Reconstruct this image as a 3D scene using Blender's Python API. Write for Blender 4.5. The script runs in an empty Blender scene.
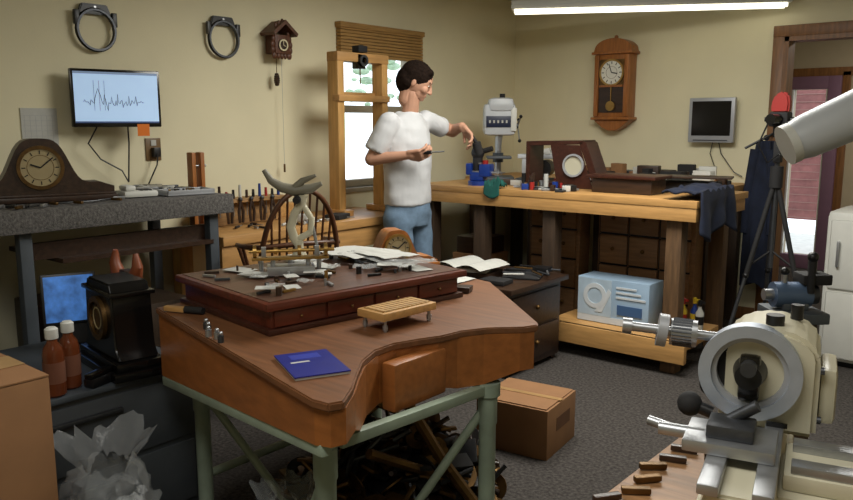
import bpy, bmesh, math, random
from mathutils import Vector, Matrix, noise
random.seed(7)
R=math.radians
# ---------------------------------------------------------------- materials
def lin(c):
    o=[]
    for v in c:
        v=v/255.0
        o.append(v/12.92 if v<=0.04045 else ((v+0.055)/1.055)**2.4)
    return tuple(o)+(1.0,)
MC={}
def mat(name,col,rough=0.6,metal=0.0,var=0.12,scale=12.0,bump=0.0,stretch=None,emit=0.0,alpha=1.0,spec=0.5,trans=0.0,bscale=None):
    if name in MC: return MC[name]
    m=bpy.data.materials.new(name); m.use_nodes=True
    nt=m.node_tree; n=nt.nodes; l=nt.links
    b=n['Principled BSDF']
    b.inputs['Roughness'].default_value=rough; b.inputs['Metallic'].default_value=metal
    b.inputs['Specular IOR Level'].default_value=spec
    b.inputs['Transmission Weight'].default_value=trans
    b.inputs['Alpha'].default_value=alpha
    tc=n.new('ShaderNodeTexCoord'); mp=n.new('ShaderNodeMapping')
    l.new(tc.outputs['Object'],mp.inputs['Vector'])
    if stretch: mp.inputs['Scale'].default_value=stretch
    no=n.new('ShaderNodeTexNoise'); no.inputs['Scale'].default_value=scale; no.inputs['Detail'].default_value=5
    l.new(mp.outputs['Vector'],no.inputs['Vector'])
    cr=n.new('ShaderNodeValToRGB'); c=lin(col)
    cr.color_ramp.elements[0].position=0.3; cr.color_ramp.elements[1].position=0.7
    cr.color_ramp.elements[0].color=tuple(max(0,x*(1-var)) for x in c[:3])+(1,)
    cr.color_ramp.elements[1].color=tuple(min(1,x*(1+var)) for x in c[:3])+(1,)
    l.new(no.outputs['Fac'],cr.inputs['Fac']); l.new(cr.outputs['Color'],b.inputs['Base Color'])
    if emit>0:
        l.new(cr.outputs['Color'],b.inputs['Emission Color']); b.inputs['Emission Strength'].default_value=emit
    if bump>0:
        bp=n.new('ShaderNodeBump'); bp.inputs['Strength'].default_value=bump; bp.inputs['Distance'].default_value=0.01
        src=no
        if bscale:
            src=n.new('ShaderNodeTexNoise'); src.inputs['Scale'].default_value=bscale; src.inputs['Detail'].default_value=3
            l.new(mp.outputs['Vector'],src.inputs['Vector'])
        l.new(src.outputs['Fac'],bp.inputs['Height']); l.new(bp.outputs['Normal'],b.inputs['Normal'])
    MC[name]=m; return m
def wood(name,col,rough=0.45,axis='x',var=0.3,sc=6):
    st={'x':(1,9,9),'y':(9,1,9),'z':(9,9,1)}[axis]
    return mat(name,col,rough,0,var,sc,0.08,st)
wall_m=mat('wall_paint',(222,214,182),0.85,var=0.03,scale=3,bump=0.05,bscale=120)
ceil_m=mat('ceiling_paint',(190,188,172),0.9,var=0.03,scale=3)
carpet=mat('carpet_gray',(74,70,67),0.98,var=0.5,scale=70,bump=0.6,bscale=260,spec=0.1)
trim_m=wood('trim_oak',(120,80,42),0.45,'z')
pine=wood('pine_x',(184,140,84),0.5,'x',0.16)
piney=wood('pine_y',(178,134,80),0.5,'y',0.16)
pinez=wood('pine_z',(190,146,86),0.5,'z',0.16)
desk_w=wood('desk_orange_wood',(152,92,44),0.42,'x',0.16,5)
desk_t=wood('desk_top_wood',(114,74,46),0.45,'x',0.25,5)
mahog=wood('mahogany',(90,40,26),0.35,'y',0.3)
mahogd=wood('mahogany_dark',(60,31,22),0.35,'y',0.3)
darkw=wood('dark_walnut',(52,35,24),0.4,'x',0.35)
darkw2=wood('dark_brown_post',(60,45,32),0.6,'z',0.3)
postw=wood('bench_post_brown',(96,71,46),0.6,'z',0.3)
drawer_w=wood('drawer_brown',(140,104,70),0.5,'x',0.2)
oak=wood('clock_oak',(150,92,42),0.38,'z',0.25)
black=mat('black_plastic',(18,18,20),0.4,var=0.05)
blackg=mat('black_gloss',(14,13,13),0.2,var=0.05)
blackmat=mat('black_matte',(26,25,26),0.8,var=0.2)
white=mat('white_plastic',(205,205,198),0.45,var=0.03)
whitep=mat('paper_white',(184,184,178),0.8,var=0.04,scale=30)
cream=mat('cream_enamel',(198,192,168),0.35,var=0.04,scale=8)
steel=mat('steel',(170,172,175),0.38,0.85,0.08,40)
ringsteel=mat('ring_aluminium',(176,184,196),0.42,0.6,0.05,40)
steeld=mat('steel_dark',(80,82,86),0.45,0.8,0.15,40)
brass=mat('brass',(168,134,76),0.35,0.9,0.15,20)
brassd=mat('tarnished_brass',(104,78,44),0.45,0.8,0.4,20)
green=mat('pale_green_paint',(146,160,142),0.45,var=0.12,scale=14)
cardb=mat('cardboard',(138,99,64),0.85,var=0.08,scale=10)
blue=mat('vise_blue',(24,54,130),0.35,var=0.1)
bookblue=mat('book_blue',(22,32,122),0.45,var=0.06)
skin=mat('skin',(182,138,114),0.6,var=0.05,scale=20,spec=.3)
hairm=mat('dark_brown_hair',(28,19,14),0.9,var=0.4,scale=60,bump=0.4,bscale=200,spec=.1)
shirtm=mat('white_cotton',(194,195,197),0.9,var=0.03,scale=8,bump=0.1,bscale=40)
jeansm=mat('faded_denim',(98,120,142),0.9,var=0.15,scale=25,bump=0.2,bscale=200)
red=mat('red_plastic',(150,34,28),0.45,var=0.05)
orange=mat('orange_paper',(226,120,36),0.7,var=0.03)
yellow=mat('yellow_plastic',(200,170,40),0.45,var=0.05)
teal=mat('teal_cloth',(20,84,76),0.9,var=0.2)
navy=mat('navy_cloth',(24,31,50),0.95,var=0.3,scale=15)
silver=mat('silver_plastic',(160,162,166),0.4,0.2,0.03)
screen=mat('screen_blue',(168,196,228),0.4,emit=0.55,var=0.02)
screen2=mat('tablet_blue',(60,110,180),0.4,emit=0.4,var=0.5,scale=20)
screenoff=mat('screen_off',(12,12,14),0.15,var=0.02)
amber=mat('amber_liquid',(96,48,26),0.15,var=0.15)
bagm=mat('clear_plastic_bag',(200,205,208),0.2,var=0.1,scale=14,bump=1.0,bscale=18,alpha=0.22)
baggie=mat('plastic_baggie',(190,192,190),0.2,var=0.2,scale=40,bump=0.8,bscale=60,alpha=0.45)
graycarp=mat('bench_gray_mat',(90,87,84),0.95,var=0.5,scale=90,bump=0.5,bscale=200)
graym=mat('gray_metal',(74,80,86),0.5,0.2,0.1)
charcoal=mat('charcoal_cabinet',(66,70,74),0.5,var=0.1)
dialm=mat('dial_cream',(214,204,170),0.5,var=0.04)
dialw=mat('dial_white',(222,220,210),0.5,var=0.02)
dialt=mat('dial_aged_tan',(160,144,106),.5,var=.06)
tan_bl=mat('woven_blind',(156,120,68),0.8,var=0.3,scale=8,stretch=(1,1,30))
boxblue=mat('box_print_blue',(148,172,194),0.5,var=0.15,scale=4)
tubem=mat('fluorescent_tube',(255,250,225),0.4,emit=2.4,var=0.0)
# ---------------------------------------------------------------- mesh builder
def frame(p0,p1):
    z=(Vector(p1)-Vector(p0)).normalized()
    a=Vector((0,0,1)) if abs(z.z)<0.9 else Vector((1,0,0))
    x=a.cross(z).normalized(); y=z.cross(x)
    return x,y,z
class B:
    def __init__(s,name): s.name=name; s.bm=bmesh.new(); s.mats=[]; s.M=Matrix.Identity(4)
    def mi(s,m):
        if m not in s.mats: s.mats.append(m)
        return s.mats.index(m)
    def raw(s,vs,fs,m,M=None):
        k=s.mi(m); MM=s.M@M if M is not None else s.M
        bv=[s.bm.verts.new(MM@Vector(v)) for v in vs]
        for f in fs:
            if len(set(f))<3: continue
            try:
                fc=s.bm.faces.new([bv[i] for i in f]); fc.material_index=k; fc.smooth=True
            except ValueError: pass
        return s
    def absorb(s,t,m,M=None):
        t.verts.index_update()
        vs=[v.co.copy() for v in t.verts]; fs=[[v.index for v in f.verts] for f in t.faces]; t.free()
        return s.raw(vs,fs,m,M)
    def box(s,x0,x1,y0,y1,z0,z1,m,bev=0.0,M=None):
        t=bmesh.new(); bmesh.ops.create_cube(t,size=1)
        for v in t.verts: v.co=Vector((x0+(v.co.x+.5)*(x1-x0),y0+(v.co.y+.5)*(y1-y0),z0+(v.co.z+.5)*(z1-z0)))
        if bev>0: bmesh.ops.bevel(t,geom=t.edges[:],offset=bev,segments=2,affect='EDGES',profile=0.6)
        return s.absorb(t,m,M)
    def cbox(s,c,sz,m,rz=0,bev=0,rx=0,ry=0):
        M=Matrix.Translation(c)@Matrix.Rotation(rz,4,'Z')@Matrix.Rotation(ry,4,'Y')@Matrix.Rotation(rx,4,'X')
        return s.box(-sz[0]/2,sz[0]/2,-sz[1]/2,sz[1]/2,-sz[2]/2,sz[2]/2,m,bev,M)
    def cyl(s,p0,p1,r0,m,r1=None,seg=16,M=None):
        if r1 is None: r1=r0
        x,y,z=frame(p0,p1); p0=Vector(p0);p1=Vector(p1); vs=[];
        for p,r in((p0,r0),(p1,r1)):
            for i in range(seg):
                a=2*math.pi*i/seg; vs.append(p+x*math.cos(a)*r+y*math.sin(a)*r)
        fs=[(i,(i+1)%seg,seg+(i+1)%seg,seg+i) for i in range(seg)]
        fs.append(tuple(range(seg-1,-1,-1))); fs.append(tuple(range(seg,2*seg)))
        return s.raw(vs,fs,m,M)
    def sph(s,c,r,m,sc=(1,1,1),M=None,seg=16):
        t=bmesh.new(); bmesh.ops.create_uvsphere(t,u_segments=seg,v_segments=max(6,seg//2+2),radius=r)
        for v in t.verts: v.co=Vector((v.co.x*sc[0]+c[0],v.co.y*sc[1]+c[1],v.co.z*sc[2]+c[2]))
        return s.absorb(t,m,M)
    def prism(s,poly,z0,z1,m,M=None,bev=0):
        t=bmesh.new(); n=len(poly)
        a=[t.verts.new((p[0],p[1],z0)) for p in poly]; b=[t.verts.new((p[0],p[1],z1)) for p in poly]
        t.faces.new(a[::-1]); t.faces.new(b)
        for i in range(n): t.faces.new((a[i],a[(i+1)%n],b[(i+1)%n],b[i]))
        bmesh.ops.recalc_face_normals(t,faces=t.faces[:])
        if bev>0: bmesh.ops.bevel(t,geom=t.edges[:],offset=bev,segments=2,affect='EDGES')
        return s.absorb(t,m,M)
    def lathe(s,prof,m,M=None,seg=24):
        vs=[];fs=[];n=len(prof)
        for r,z in prof:
            for i in range(seg):
                a=2*math.pi*i/seg; vs.append((r*math.cos(a),r*math.sin(a),z))
        for j in range(n-1):
            for i in range(seg):
                fs.append((j*seg+i,j*seg+(i+1)%seg,(j+1)*seg+(i+1)%seg,(j+1)*seg+i))
        if prof[0][0]>1e-4: fs.append(tuple(range(seg-1,-1,-1)))
        if prof[-1][0]>1e-4: fs.append(tuple((n-1)*seg+i for i in range(seg)))
        return s.raw(vs,fs,m,M)
    def annulus(s,ri,ro,z0,z1,m,M=None,seg=32):
        vs=[];fs=[]
        pr=[(ri,z0),(ro,z0),(ro,z1),(ri,z1)]
        for r,z in pr:
            for i in range(seg):
                a=2*math.pi*i/seg; vs.append((r*math.cos(a),r*math.sin(a),z))
        for j in range(4):
            k=(j+1)%4
            for i in range(seg): fs.append((j*seg+i,j*seg+(i+1)%seg,k*seg+(i+1)%seg,k*seg+i))
        return s.raw(vs,fs,m,M)
    def torus(s,Rr,r,m,M=None,seg=32,sc=(1,1)):
        pts=[(Rr*sc[0]*math.cos(2*math.pi*i/seg),Rr*sc[1]*math.sin(2*math.pi*i/seg),0) for i in range(seg)]
        return s.tube(pts,r,m,True,10,M)
    def tube(s,pts,r,m,closed=False,seg=8,M=None):
        P=[Vector(p) for p in pts]; n=len(P); vs=[];fs=[]
        rr=r if isinstance(r,(list,tuple)) else [r]*n
        up=None
        for i in range(n):
            if closed: t=(P[(i+1)%n]-P[i-1])
            else: t=P[min(i+1,n-1)]-P[max(i-1,0)]
            t.normalize()
            if up is None:
                a=Vector((0,0,1)) if abs(t.z)<0.9 else Vector((1,0,0)); up=(a-t*a.dot(t)).normalized()
            else: up=(up-t*up.dot(t)).normalized()
            w=t.cross(up)
            for k in range(seg):
                a=2*math.pi*k/seg; vs.append(P[i]+up*math.cos(a)*rr[i]+w*math.sin(a)*rr[i])
        for i in range(n if closed else n-1):
            j=(i+1)%n
            for k in range(seg): fs.append((i*seg+k,i*seg+(k+1)%seg,j*seg+(k+1)%seg,j*seg+k))
        if not closed:
            fs.append(tuple(range(seg-1,-1,-1))); fs.append(tuple((n-1)*seg+k for k in range(seg)))
        return s.raw(vs,fs,m,M)
    def sheet(s,fn,nx,ny,m,M=None):
        vs=[fn(i/nx,j/ny) for j in range(ny+1) for i in range(nx+1)]
        fs=[(j*(nx+1)+i,j*(nx+1)+i+1,(j+1)*(nx+1)+i+1,(j+1)*(nx+1)+i) for j in range(ny) for i in range(nx)]
        return s.raw(vs,fs,m,M)
    def loft(s,rings,m,seg=20,M=None):
        vs=[];fs=[]
        for r in rings:
            cx,cy,cz,rx,ry=r
            for i in range(seg):
                a=2*math.pi*i/seg; vs.append((cx+rx*math.cos(a),cy+ry*math.sin(a),cz))
        n=len(rings)
        for j in range(n-1):
            for i in range(seg): fs.append((j*seg+i,j*seg+(i+1)%seg,(j+1)*seg+(i+1)%seg,(j+1)*seg+i))
        fs.append(tuple(range(seg-1,-1,-1))); fs.append(tuple((n-1)*seg+i for i in range(seg)))
        return s.raw(vs,fs,m,M)
    def cap(s,p0,p1,r0,r1,m):
        s.cyl(p0,p1,r0,m,r1,14); s.sph(p0,r0,m,seg=14); s.sph(p1,r1,m,seg=14); return s
    def done(s,parent=None,recalc=True,origin=True):
        if recalc: bmesh.ops.recalc_face_normals(s.bm,faces=s.bm.faces[:])
        me=bpy.data.meshes.new(s.name)
        co=[v.co for v in s.bm.verts]
        o=Vector((0,0,0))
        if origin and co:
            o=Vector(((min(c.x for c in co)+max(c.x for c in co))/2,(min(c.y for c in co)+max(c.y for c in co))/2,min(c.z for c in co)))
            for v in s.bm.verts: v.co-=o
        s.bm.to_mesh(me); s.bm.free()
        for m in s.mats: me.materials.append(m)
        me.set_sharp_from_angle(angle=R(38))
        ob=bpy.data.objects.new(s.name,me); ob.location=o
        bpy.context.scene.collection.objects.link(ob)
        if parent: ob.parent=parent
        return ob
T=Matrix.Translation
def RX(a): return Matrix.Rotation(R(a),4,'X')
def RY(a): return Matrix.Rotation(R(a),4,'Y')
def RZ(a): return Matrix.Rotation(R(a),4,'Z')
# ---------------------------------------------------------------- room
XR=5.3; YF=-7.2; H=2.44
wy0,wy1,wz0,wz1=-2.08,-1.33,0.98,2.03
b=B('wall_left'); 
b.box(-.14,0,YF,wy0,0,H,wall_m); b.box(-.14,0,wy1,0.0,0,H,wall_m); b.box(-.14,0,wy0,wy1,0,wz0,wall_m); b.box(-.14,0,wy0,wy1,wz1,H,wall_m); b.done()
dx0,dx1,dz=2.20,3.06,2.0
b=B('wall_right')
b.box(-.14,dx0,0,.12,0,H,wall_m); b.box(dx1,XR,0,.12,0,H,wall_m); b.box(dx0,dx1,0,.12,dz,H,wall_m); b.done()
b=B('wall_back'); b.box(XR,XR+.12,YF,.12,0,H,wall_m); b.done()
b=B('wall_front'); b.box(-.14,XR+.12,YF-.12,YF,0,H,wall_m); b.done()
b=B('floor'); b.box(-.14,XR+.12,YF-.12,2.6,-.1,0,carpet); b.done()
b=B('ceiling'); b.box(-.14,XR+.12,YF-.12,2.6,H,H+.1,ceil_m); b.done()
hall_m=mat('hall_paint',(176,164,140),0.85,var=0.03)
b=B('wall_hall'); 
b.box(1.1,1.2,.12,2.5,0,H,hall_m); b.box(4.2,4.3,.12,2.5,0,H,hall_m)
b.box(1.1,1.60,2.5,2.6,0,H,hall_m); b.box(1.94,4.3,2.5,2.6,0,H,hall_m); b.box(1.60,1.94,2.5,2.6,1.74,H,hall_m); b.box(1.60,1.94,2.5,2.6,0,.12,hall_m); b.done()
mauve=mat('mauve_door_paint',(122,92,114),0.5,var=0.05)
b=B('door_1')
b.box(1.50,1.60,2.43,2.49,0.0,1.86,mauve,.004); b.box(1.92,2.03,2.43,2.49,0.0,1.86,mauve,.004); b.box(1.60,1.92,2.43,2.49,1.74,1.86,mauve,.004); b.box(1.60,1.92,2.43,2.49,0.0,.13,mauve,.004)
b.box(1.60,1.615,2.44,2.48,.13,1.74,white); b.box(1.905,1.92,2.44,2.48,.13,1.74,white); b.done()
b=B('trim_2'); b.box(1.42,2.11,2.47,2.50,1.86,1.94,trim_m,.003); b.box(2.03,2.1,2.47,2.5,0,1.9,trim_m,.003); b.done()
brick=mat('brick_wall_outside',(162,108,108),0.8,var=0.25,scale=10)
mort=mat('brick_mortar',(176,140,136),.9)
b=B('wall_brick_exterior'); b.box(.6,2.2,3.6,3.7,.35,2.6,brick)
for i in range(26): b.box(.6,2.2,3.594,3.6,.37+i*.085,.378+i*.085,mort)
b.done()
b=B('trim_1')
b.box(dx0-.075,dx0,-.02,.0,0,dz+.075,trim_m,.004); b.box(dx1,dx1+.075,-.02,0,0,dz+.075,trim_m,.004); b.box(dx0-.075,dx1+.075,-.024,0,dz,dz+.075,trim_m,.004)
b.box(dx0,dx0+.03,-.02,.13,0,dz,trim_m); b.box(dx1-.03,dx1,-.02,.13,0,dz,trim_m); b.box(dx0,dx1,-.02,.13,dz-.03,dz,trim_m); b.done()
b=B('baseboard_right'); b.box(0,dx0-.08,-.015,0,0,.09,trim_m,.003); b.box(dx1+.08,XR,-.015,0,0,.09,trim_m,.003); b.done()
b=B('baseboard_left'); b.box(0,.015,YF,-.015,0,.09,trim_m,.003); b.done()
vinyl=mat('window_vinyl',(150,140,120),0.5,var=0.04)
b=B('window_1')
for (y0,y1,z0,z1) in ((wy0,wy0+.04,wz0,wz1),(wy1-.04,wy1,wz0,wz1),(wy0,wy1,wz0,wz0+.05),(wy0,wy1,wz1-.05,wz1),(wy0,wy1,1.49,1.54)):
    b.box(-.1,-.04,y0,y1,z0,z1,vinyl,.004)
b.box(-.14,.02,wy0-.02,wy1+.02,wz0-.03,wz0,vinyl,.004)
b.done()
b=B('window_blind')
for i in range(9): b.box(.005,.05-.002*(i%2),-2.12,-1.29,1.86+i*.021,1.878+i*.021,tan_bl,.002)
b.box(.003,.06,-2.13,-1.28,2.04,2.075,tan_bl,.004)
b.cyl((.03,-1.4,1.86),(.03,-1.4,1.55),.003,whitep,seg=6); b.done()
leaf=mat('tree_leaves',(176,194,170),0.8,var=0.3,scale=6)
b=B('garden_tree')
for i in range(320):
    y=-2+random.random()*8; z=1.75+random.random()*1.4
    b.sph((-7+random.random()*1.2,y,z),.04+random.random()*.10,leaf,(1,1.3,.6),seg=6)
for i in range(5): b.tube([(-6.5,-1+1.7*i,-.12),(-6.4,-1+1.7*i,1.2),(-6.6,-.8+1.7*i,2.6)],[.06,.05,.02],leaf)
b.done()
b=B('ground_lawn'); b.box(-12,-.2,-8,8,-.2,-.12,mat('lawn_green',(190,198,180),0.9,var=.1)); b.box(-.2,6,2.62,6,-.2,-.12,mat('concrete_walk',(190,188,180),.9)); b.done()
# ---------------------------------------------------------------- LEFT WALL items
def wall_ring(y,z):
    b=B('clock_bezel_ring')
    M=T((.03,y,z))@RY(90)
    b.torus(.1,.008,blackg,M)
    b.annulus(.092,.102,-.012,.012,steeld,M)
    b.prism([(-.085,.0),(.085,.0),(.065,.05),(-.065,.05)],-.012,.012,black,T((.02,y,z+.075))@RZ(90)@RX(90),.004)
    b.cyl((.0,y,z+.11),(.035,y,z+.11),.006,steel)
    b.box(.02,.04,y-.11,y-.085,z+.02,z+.09,black,.004); b.box(.02,.04,y+.085,y+.11,z+.02,z+.09,black,.004)
    b.done()
wall_ring(-3.775,1.875); wall_ring(-3.02,1.89)
b=B('cuckoo_clock'); y=-2.65; z=1.83
carv=wood('carved_walnut',(84,48,28),0.5,'z',0.4,10)
b.box(.005,.1,y-.055,y+.055,z,z+.11,carv,.004)
b.prism([(-.095,.0),(0,.075),(.095,.0),(.085,-.018),(0,.05),(-.085,-.018)],0,.13,carv,T((.005,y,z+.12))@RZ(90)@RX(90))
b.cyl((.1,y,z+.05),(.106,y,z+.05),.036,darkw,seg=24); b.annulus(.026,.034,0,.003,dialm,T((.107,y,z+.05))@RY(90))
b.cyl((.108,y,z+.05),(.108,y+.0,z+.075),.0025,dialm,seg=6); b.cyl((.108,y,z+.05),(.108,y+.018,z+.043),.0025,dialm,seg=6)
for s in(-1,1):
    for k in range(5):
        b.sph((.09,y+s*(.06+.008*math.sin(k)),z-.01+k*.032),.022,carv,(.4,.7,1),seg=8)
for k in range(5): b.sph((.1,y-.05+k*.025,z+.185-abs(k-2)*.012),.02,carv,(.4,.6,1),seg=8)
for k in range(5): b.sph((.09,y-.05+k*.025,z-.012),.02,carv,(.4,.7,1),seg=8)
b.cyl((.06,y-.02,z),(.06,y-.02,1.72),.0025,brassd,seg=6)
for k in range(6): b.sph((.06,y-.02,1.71-.012*k),.013+.006*math.sin(k*.6),darkw,(1,1,.7),seg=8)
b.cyl((.06,y+.02,z),(.06,y+.02,1.12),.0015,whitep,seg=5)
b.cyl((.06,y+.02,1.12),(.06,y+.02,1.17),.006,brassd)
b.done()
b=B('wall_monitor')
M=T((.13,-3.745,1.54))@RZ(78)@RX(90)
b.box(-.215,.215,-.14,.14,-.02,.012,blackg,.006,M)
b.box(-.202,.202,-.12,.127,.012,.0135,screen,0,M)
b.box(-.202,.202,.116,.127,.0136,.0142,mat('screen_bar',(120,140,170),.4,emit=.4,var=.02),0,M)
b.box(-.202,.202,-.12,-.112,.0136,.0142,mat('screen_taskbar',(60,80,120),.4,emit=.3,var=.02),0,M)
pts=[]
for i in range(60):
    x=-.16+i*.0049; a=0.006*math.sin(i*1.9)+.012*random.uniform(-1,1)-0.02
    if 10<i<18: a+=.07*(1-abs(i-14)/4.)
    if i in(20,27,33,44,51): a+=.03
    if i in(23,30,38): a-=.03
    pts.append((x,a,.0145))
b.tube(pts,.0012,blackmat,False,4,M)
for k,c in((-2,steeld),(-1,red),(0,steeld)):
    b.cyl((-.06+.025*k,-.06,.0145),(-.06+.025*k,.085,.0145),.0007,c,seg=4,M=M)
b.box(-.05,.05,-.05,.05,-.08,-.02,black,.004,M)
b.box(.09,.15,-.185,-.125,.013,.015,orange,0,M)
b.tube([(-.1,-.14,-.01),(-.14,-.22,-.03),(-.08,-.3,-.05),(.02,-.36,-.05),(.05,-.42,-.05)],.004,black,False,6,M)
b.tube([(.05,-.14,-.01),(.06,-.22,-.04),(.05,-.42,-.05)],.004,black,False,6,M)
b.done()
b=B('wall_calendar'); b.box(.001,.006,-4.16,-3.99,1.29,1.49,whitep)
for i in range(7): b.box(.006,.0065,-4.15,-4.0,1.31+i*.024,1.3113+i*.024,silver)
for i in range(6): b.box(.006,.0065,-4.145+i*.026,-4.1438+i*.026,1.31,1.455,silver)
b.done()
b=B('wall_outlet'); b.box(0.001,.008,-3.53,-3.44,1.22,1.34,mat('outlet_brown',(110,84,50),.4),.003)
b.box(.008,.04,-3.5,-3.46,1.24,1.29,black,.004); b.tube([(.04,-3.48,1.26),(.06,-3.5,1.2),(.05,-3.55,1.1)],.004,black); 
b.box(.008,.012,-3.5,-3.47,1.3,1.33,whitep); b.done()
# ---------------------------------------------------------------- left bench
b=B('carpeted_workbench')
b.box(.02,.66,-5.6,-3.46,1.02,1.075,graycarp,.008); b.box(.62,.668,-5.6,-3.46,.985,1.078,graycarp,.008)
for y in(-5.5,-4.44,-3.55):
    for x in(.08,.6): b.box(x-.025,x+.025,y-.025,y+.025,0,1.02,graym,.004)
b.box(.05,.6,-5.5,-3.5,.30,.33,darkw); b.box(.55,.58,-4.4,-3.56,.86,.93,darkw); b.box(.1,.63,-4.3,-3.56,.84,.86,darkw)
b.box(.1,.4,-4.9,-4.5,.33,.7,charcoal,.01); b.box(.1,.4,-4.3,-3.9,.33,.62,darkw,.01); b.box(.1,.45,-3.85,-3.58,.33,.55,darkw2,.004)
b.done()
def tambour(name,M,w,h,d,rd,m,dial=dialm,bez=brass):
    b=B(name); pl=[]
    n=40
    for i in range(n+1):
        x=-w/2+w*i/n; t=abs(x)/(w/2)
        zz=h*(.30+.70*math.exp(-(t/0.42)**4*1.0)) if t<.8 else h*(.30-.08*(t-.8)/.2)
        pl.append((x,zz))
    poly=[(-w/2,.02)]+pl+[(w/2,.02)]
    b.prism(poly,-d/2,d/2,m,M@RX(90),0)
    b.box(-w/2-.012,w/2+.012,-d/2-.014,d/2+.014,0,.024,m,.005,M)
    b.box(-w/2-.004,w/2+.004,-d/2-.006,d/2+.006,.024,.034,m,.003,M)
    zc=h*.55
    Md=M@T((0,-d/2,zc))@RX(90)
    b.cyl((0,0,0),(0,0,.006),rd*.86,dial,seg=32,M=Md); b.annulus(rd*.84,rd,0,.012,bez,Md)
    b.annulus(rd*.55,rd*.57,.006,.007,brassd,Md)
    for k in range(12):
        a=k*math.pi/6; b.box(-.002,.002,rd*.62,rd*.78,.006,.0075,black,0,Md@Matrix.Rotation(a,4,'Z'))
    b.box(-.0025,.0025,0,rd*.7,.008,.0095,black,0,Md@RZ(-50)); b.box(-.003,.003,0,rd*.45,.008,.0095,black,0,Md@RZ(70))
    return b.done()
tambour('mantel_clock',T((.33,-4.24,1.078))@RZ(74),.60,.275,.12,.095,darkw,dialt,brassd)
b=B('cordless_phone_base'); M=T((.44,-3.84,1.078))@RZ(80)
b.box(-.08,.08,-.06,.06,0,.03,white,.012,M); b.box(-.07,-.02,-.05,.05,.03,.055,white,.012,M); b.box(.0,.06,-.02,.04,.03,.034,steeld,.001,M)
for i in range(3):
    for j in range(3): b.box(.0+i*.02,.012+i*.02,-.05+j*.009,-.044+j*.009,.03,.034,blackmat,0,M)
b.done()
b=B('gray_parts_tray'); M=T((.5,-3.62,1.078))@RZ(82)
b.box(-.12,.12,-.07,.07,0,.008,silver,.002,M)
for a in((-.12,-.112,-.07,.07),(.112,.12,-.07,.07),(-.12,.12,-.07,-.062),(-.12,.12,.062,.07)): b.box(a[0],a[1],a[2],a[3],.008,.025,silver,.002,M)
for i in range(9): b.cbox((random.uniform(.46,.54),random.uniform(-3.7,-3.54),1.1),(.03,.01,.01),random.choice([steel,brass,black]),random.uniform(0,3))
b.done()
b=B('t_handle_gauge'); b.cyl((.3,-4.62,1.078),(.3,-4.62,1.09),.04,black,seg=20); b.cyl((.3,-4.62,1.09),(.3,-4.62,1.36),.008,blackmat); b.cyl((.3,-4.68,1.36),(.3,-4.54,1.36),.012,blackmat); b.box(.28,.32,-4.64,-4.6,1.22,1.27,blackmat,.004); b.done()
b=B('hand_tools_on_bench')
for i in range(22):
    y=random.uniform(-3.75,-3.52); x=random.uniform(.1,.38); a=random.uniform(0,180)
    L=random.uniform(.04,.12); m=random.choice([steel,steeld,whitep,silver,black,whitep])
    b.cbox((x,y,1.09+random.random()*.01),(L,random.uniform(.012,.05),.018),m,R(a),.003)
for i in range(14):
    y=random.uniform(-4.7,-3.95); x=random.uniform(.5,.62)
    b.cbox((x,y,1.086),(.05,.012,.012),random.choice([steel,black,brassd]),random.uniform(0,3),.002)
b.tube([(.5,-4.0,1.084),(.56,-4.12,1.084),(.52,-4.3,1.084),(.58,-4.4,1.084)],.004,black)
b.done()
b=B('wooden_clamp_stand')
for s in(-.026,.026): b.box(.28,.33,-3.425+s-.012,-3.425+s+.012,.87,1.27,oak,.006)
b.box(.27,.35,-3.452,-3.38,.852,.87,oak,.004); b.cyl((.31,-3.455,1.2),(.31,-3.37,1.2),.007,steel); b.done()
# ---------------------------------------------------------------- light wooden bench by the window
b=B('pine_side_bench')
b.box(.02,.56,-3.455,-1.98,.80,.85,piney,.006); b.box(.5,.545,-3.455,-1.98,.68,.80,piney,.004)
for y in(-3.38,-2.05):
    for x in(.07,.49): b.box(x-.04,x+.04,y-.04,y+.04,0,.8,pinez,.005)
b.box(.05,.5,-3.38,-2.05,.2,.24,piney); b.box(.03,.1,-3.3,-2.5,.85,.93,pine,.004)
b.done()
b=B('tool_rack')
rackw=wood('rack_wood',(150,114,72),.6,'y')
b.box(.13,.2,-3.3,-2.78,.852,.98,rackw,.004)
b.box(.12,.26,-3.3,-2.78,.98,1.0,rackw,.004)
cols=[blue,darkw,red,black,whitep,darkw,black,blue,red,black]
for i in range(11):
    y=-3.26+i*.046; m=cols[i%10]
    b.cyl((.2,y,1.0),(.2,y,1.055+.02*math.sin(i*2)),.009,m,.007,10); b.cyl((.2,y,.9),(.2,y,1.0),.003,steel,seg=6)
for i in range(5):
    y=-3.2+i*.075
    for s in(-1,1): b.tube([(.268,y,.99),(.271,y+s*.016,.93),(.271,y+s*.01,.87)],.0075,darkw,False,6)
    b.sph((.268,y,1.0),.013,steeld,seg=8)
b.done()
b=B('screwdrivers_and_files')
for i in range(22):
    y=random.uniform(-3.2,-2.5); x=random.uniform(.33,.5); a=random.uniform(0,math.pi)
    d=Vector((math.cos(a),math.sin(a),0)); p=Vector((x,y,.86))
    m=random.choice([steeld,black,brass,whitep,darkw,steel])
    b.cyl(p-d*.05,p,.007,m,seg=8); b.cyl(p,p+d*.05,.003,steel,seg=6)
b.cbox((.44,-2.55,.866),(.1,.14,.03),blackmat,.3,.004); b.cbox((.36,-2.75,.871),(.08,.1,.04),whitep,.5,.004)
b.done()
b=B('clock_movement_stand')
y0,y1,x=-2.43,-2.04,.32; zt=1.84
for y in(y0,y1): b.box(x-.045,x+.045,y-.027,y+.027,.852,zt,pinez,.004)
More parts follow.
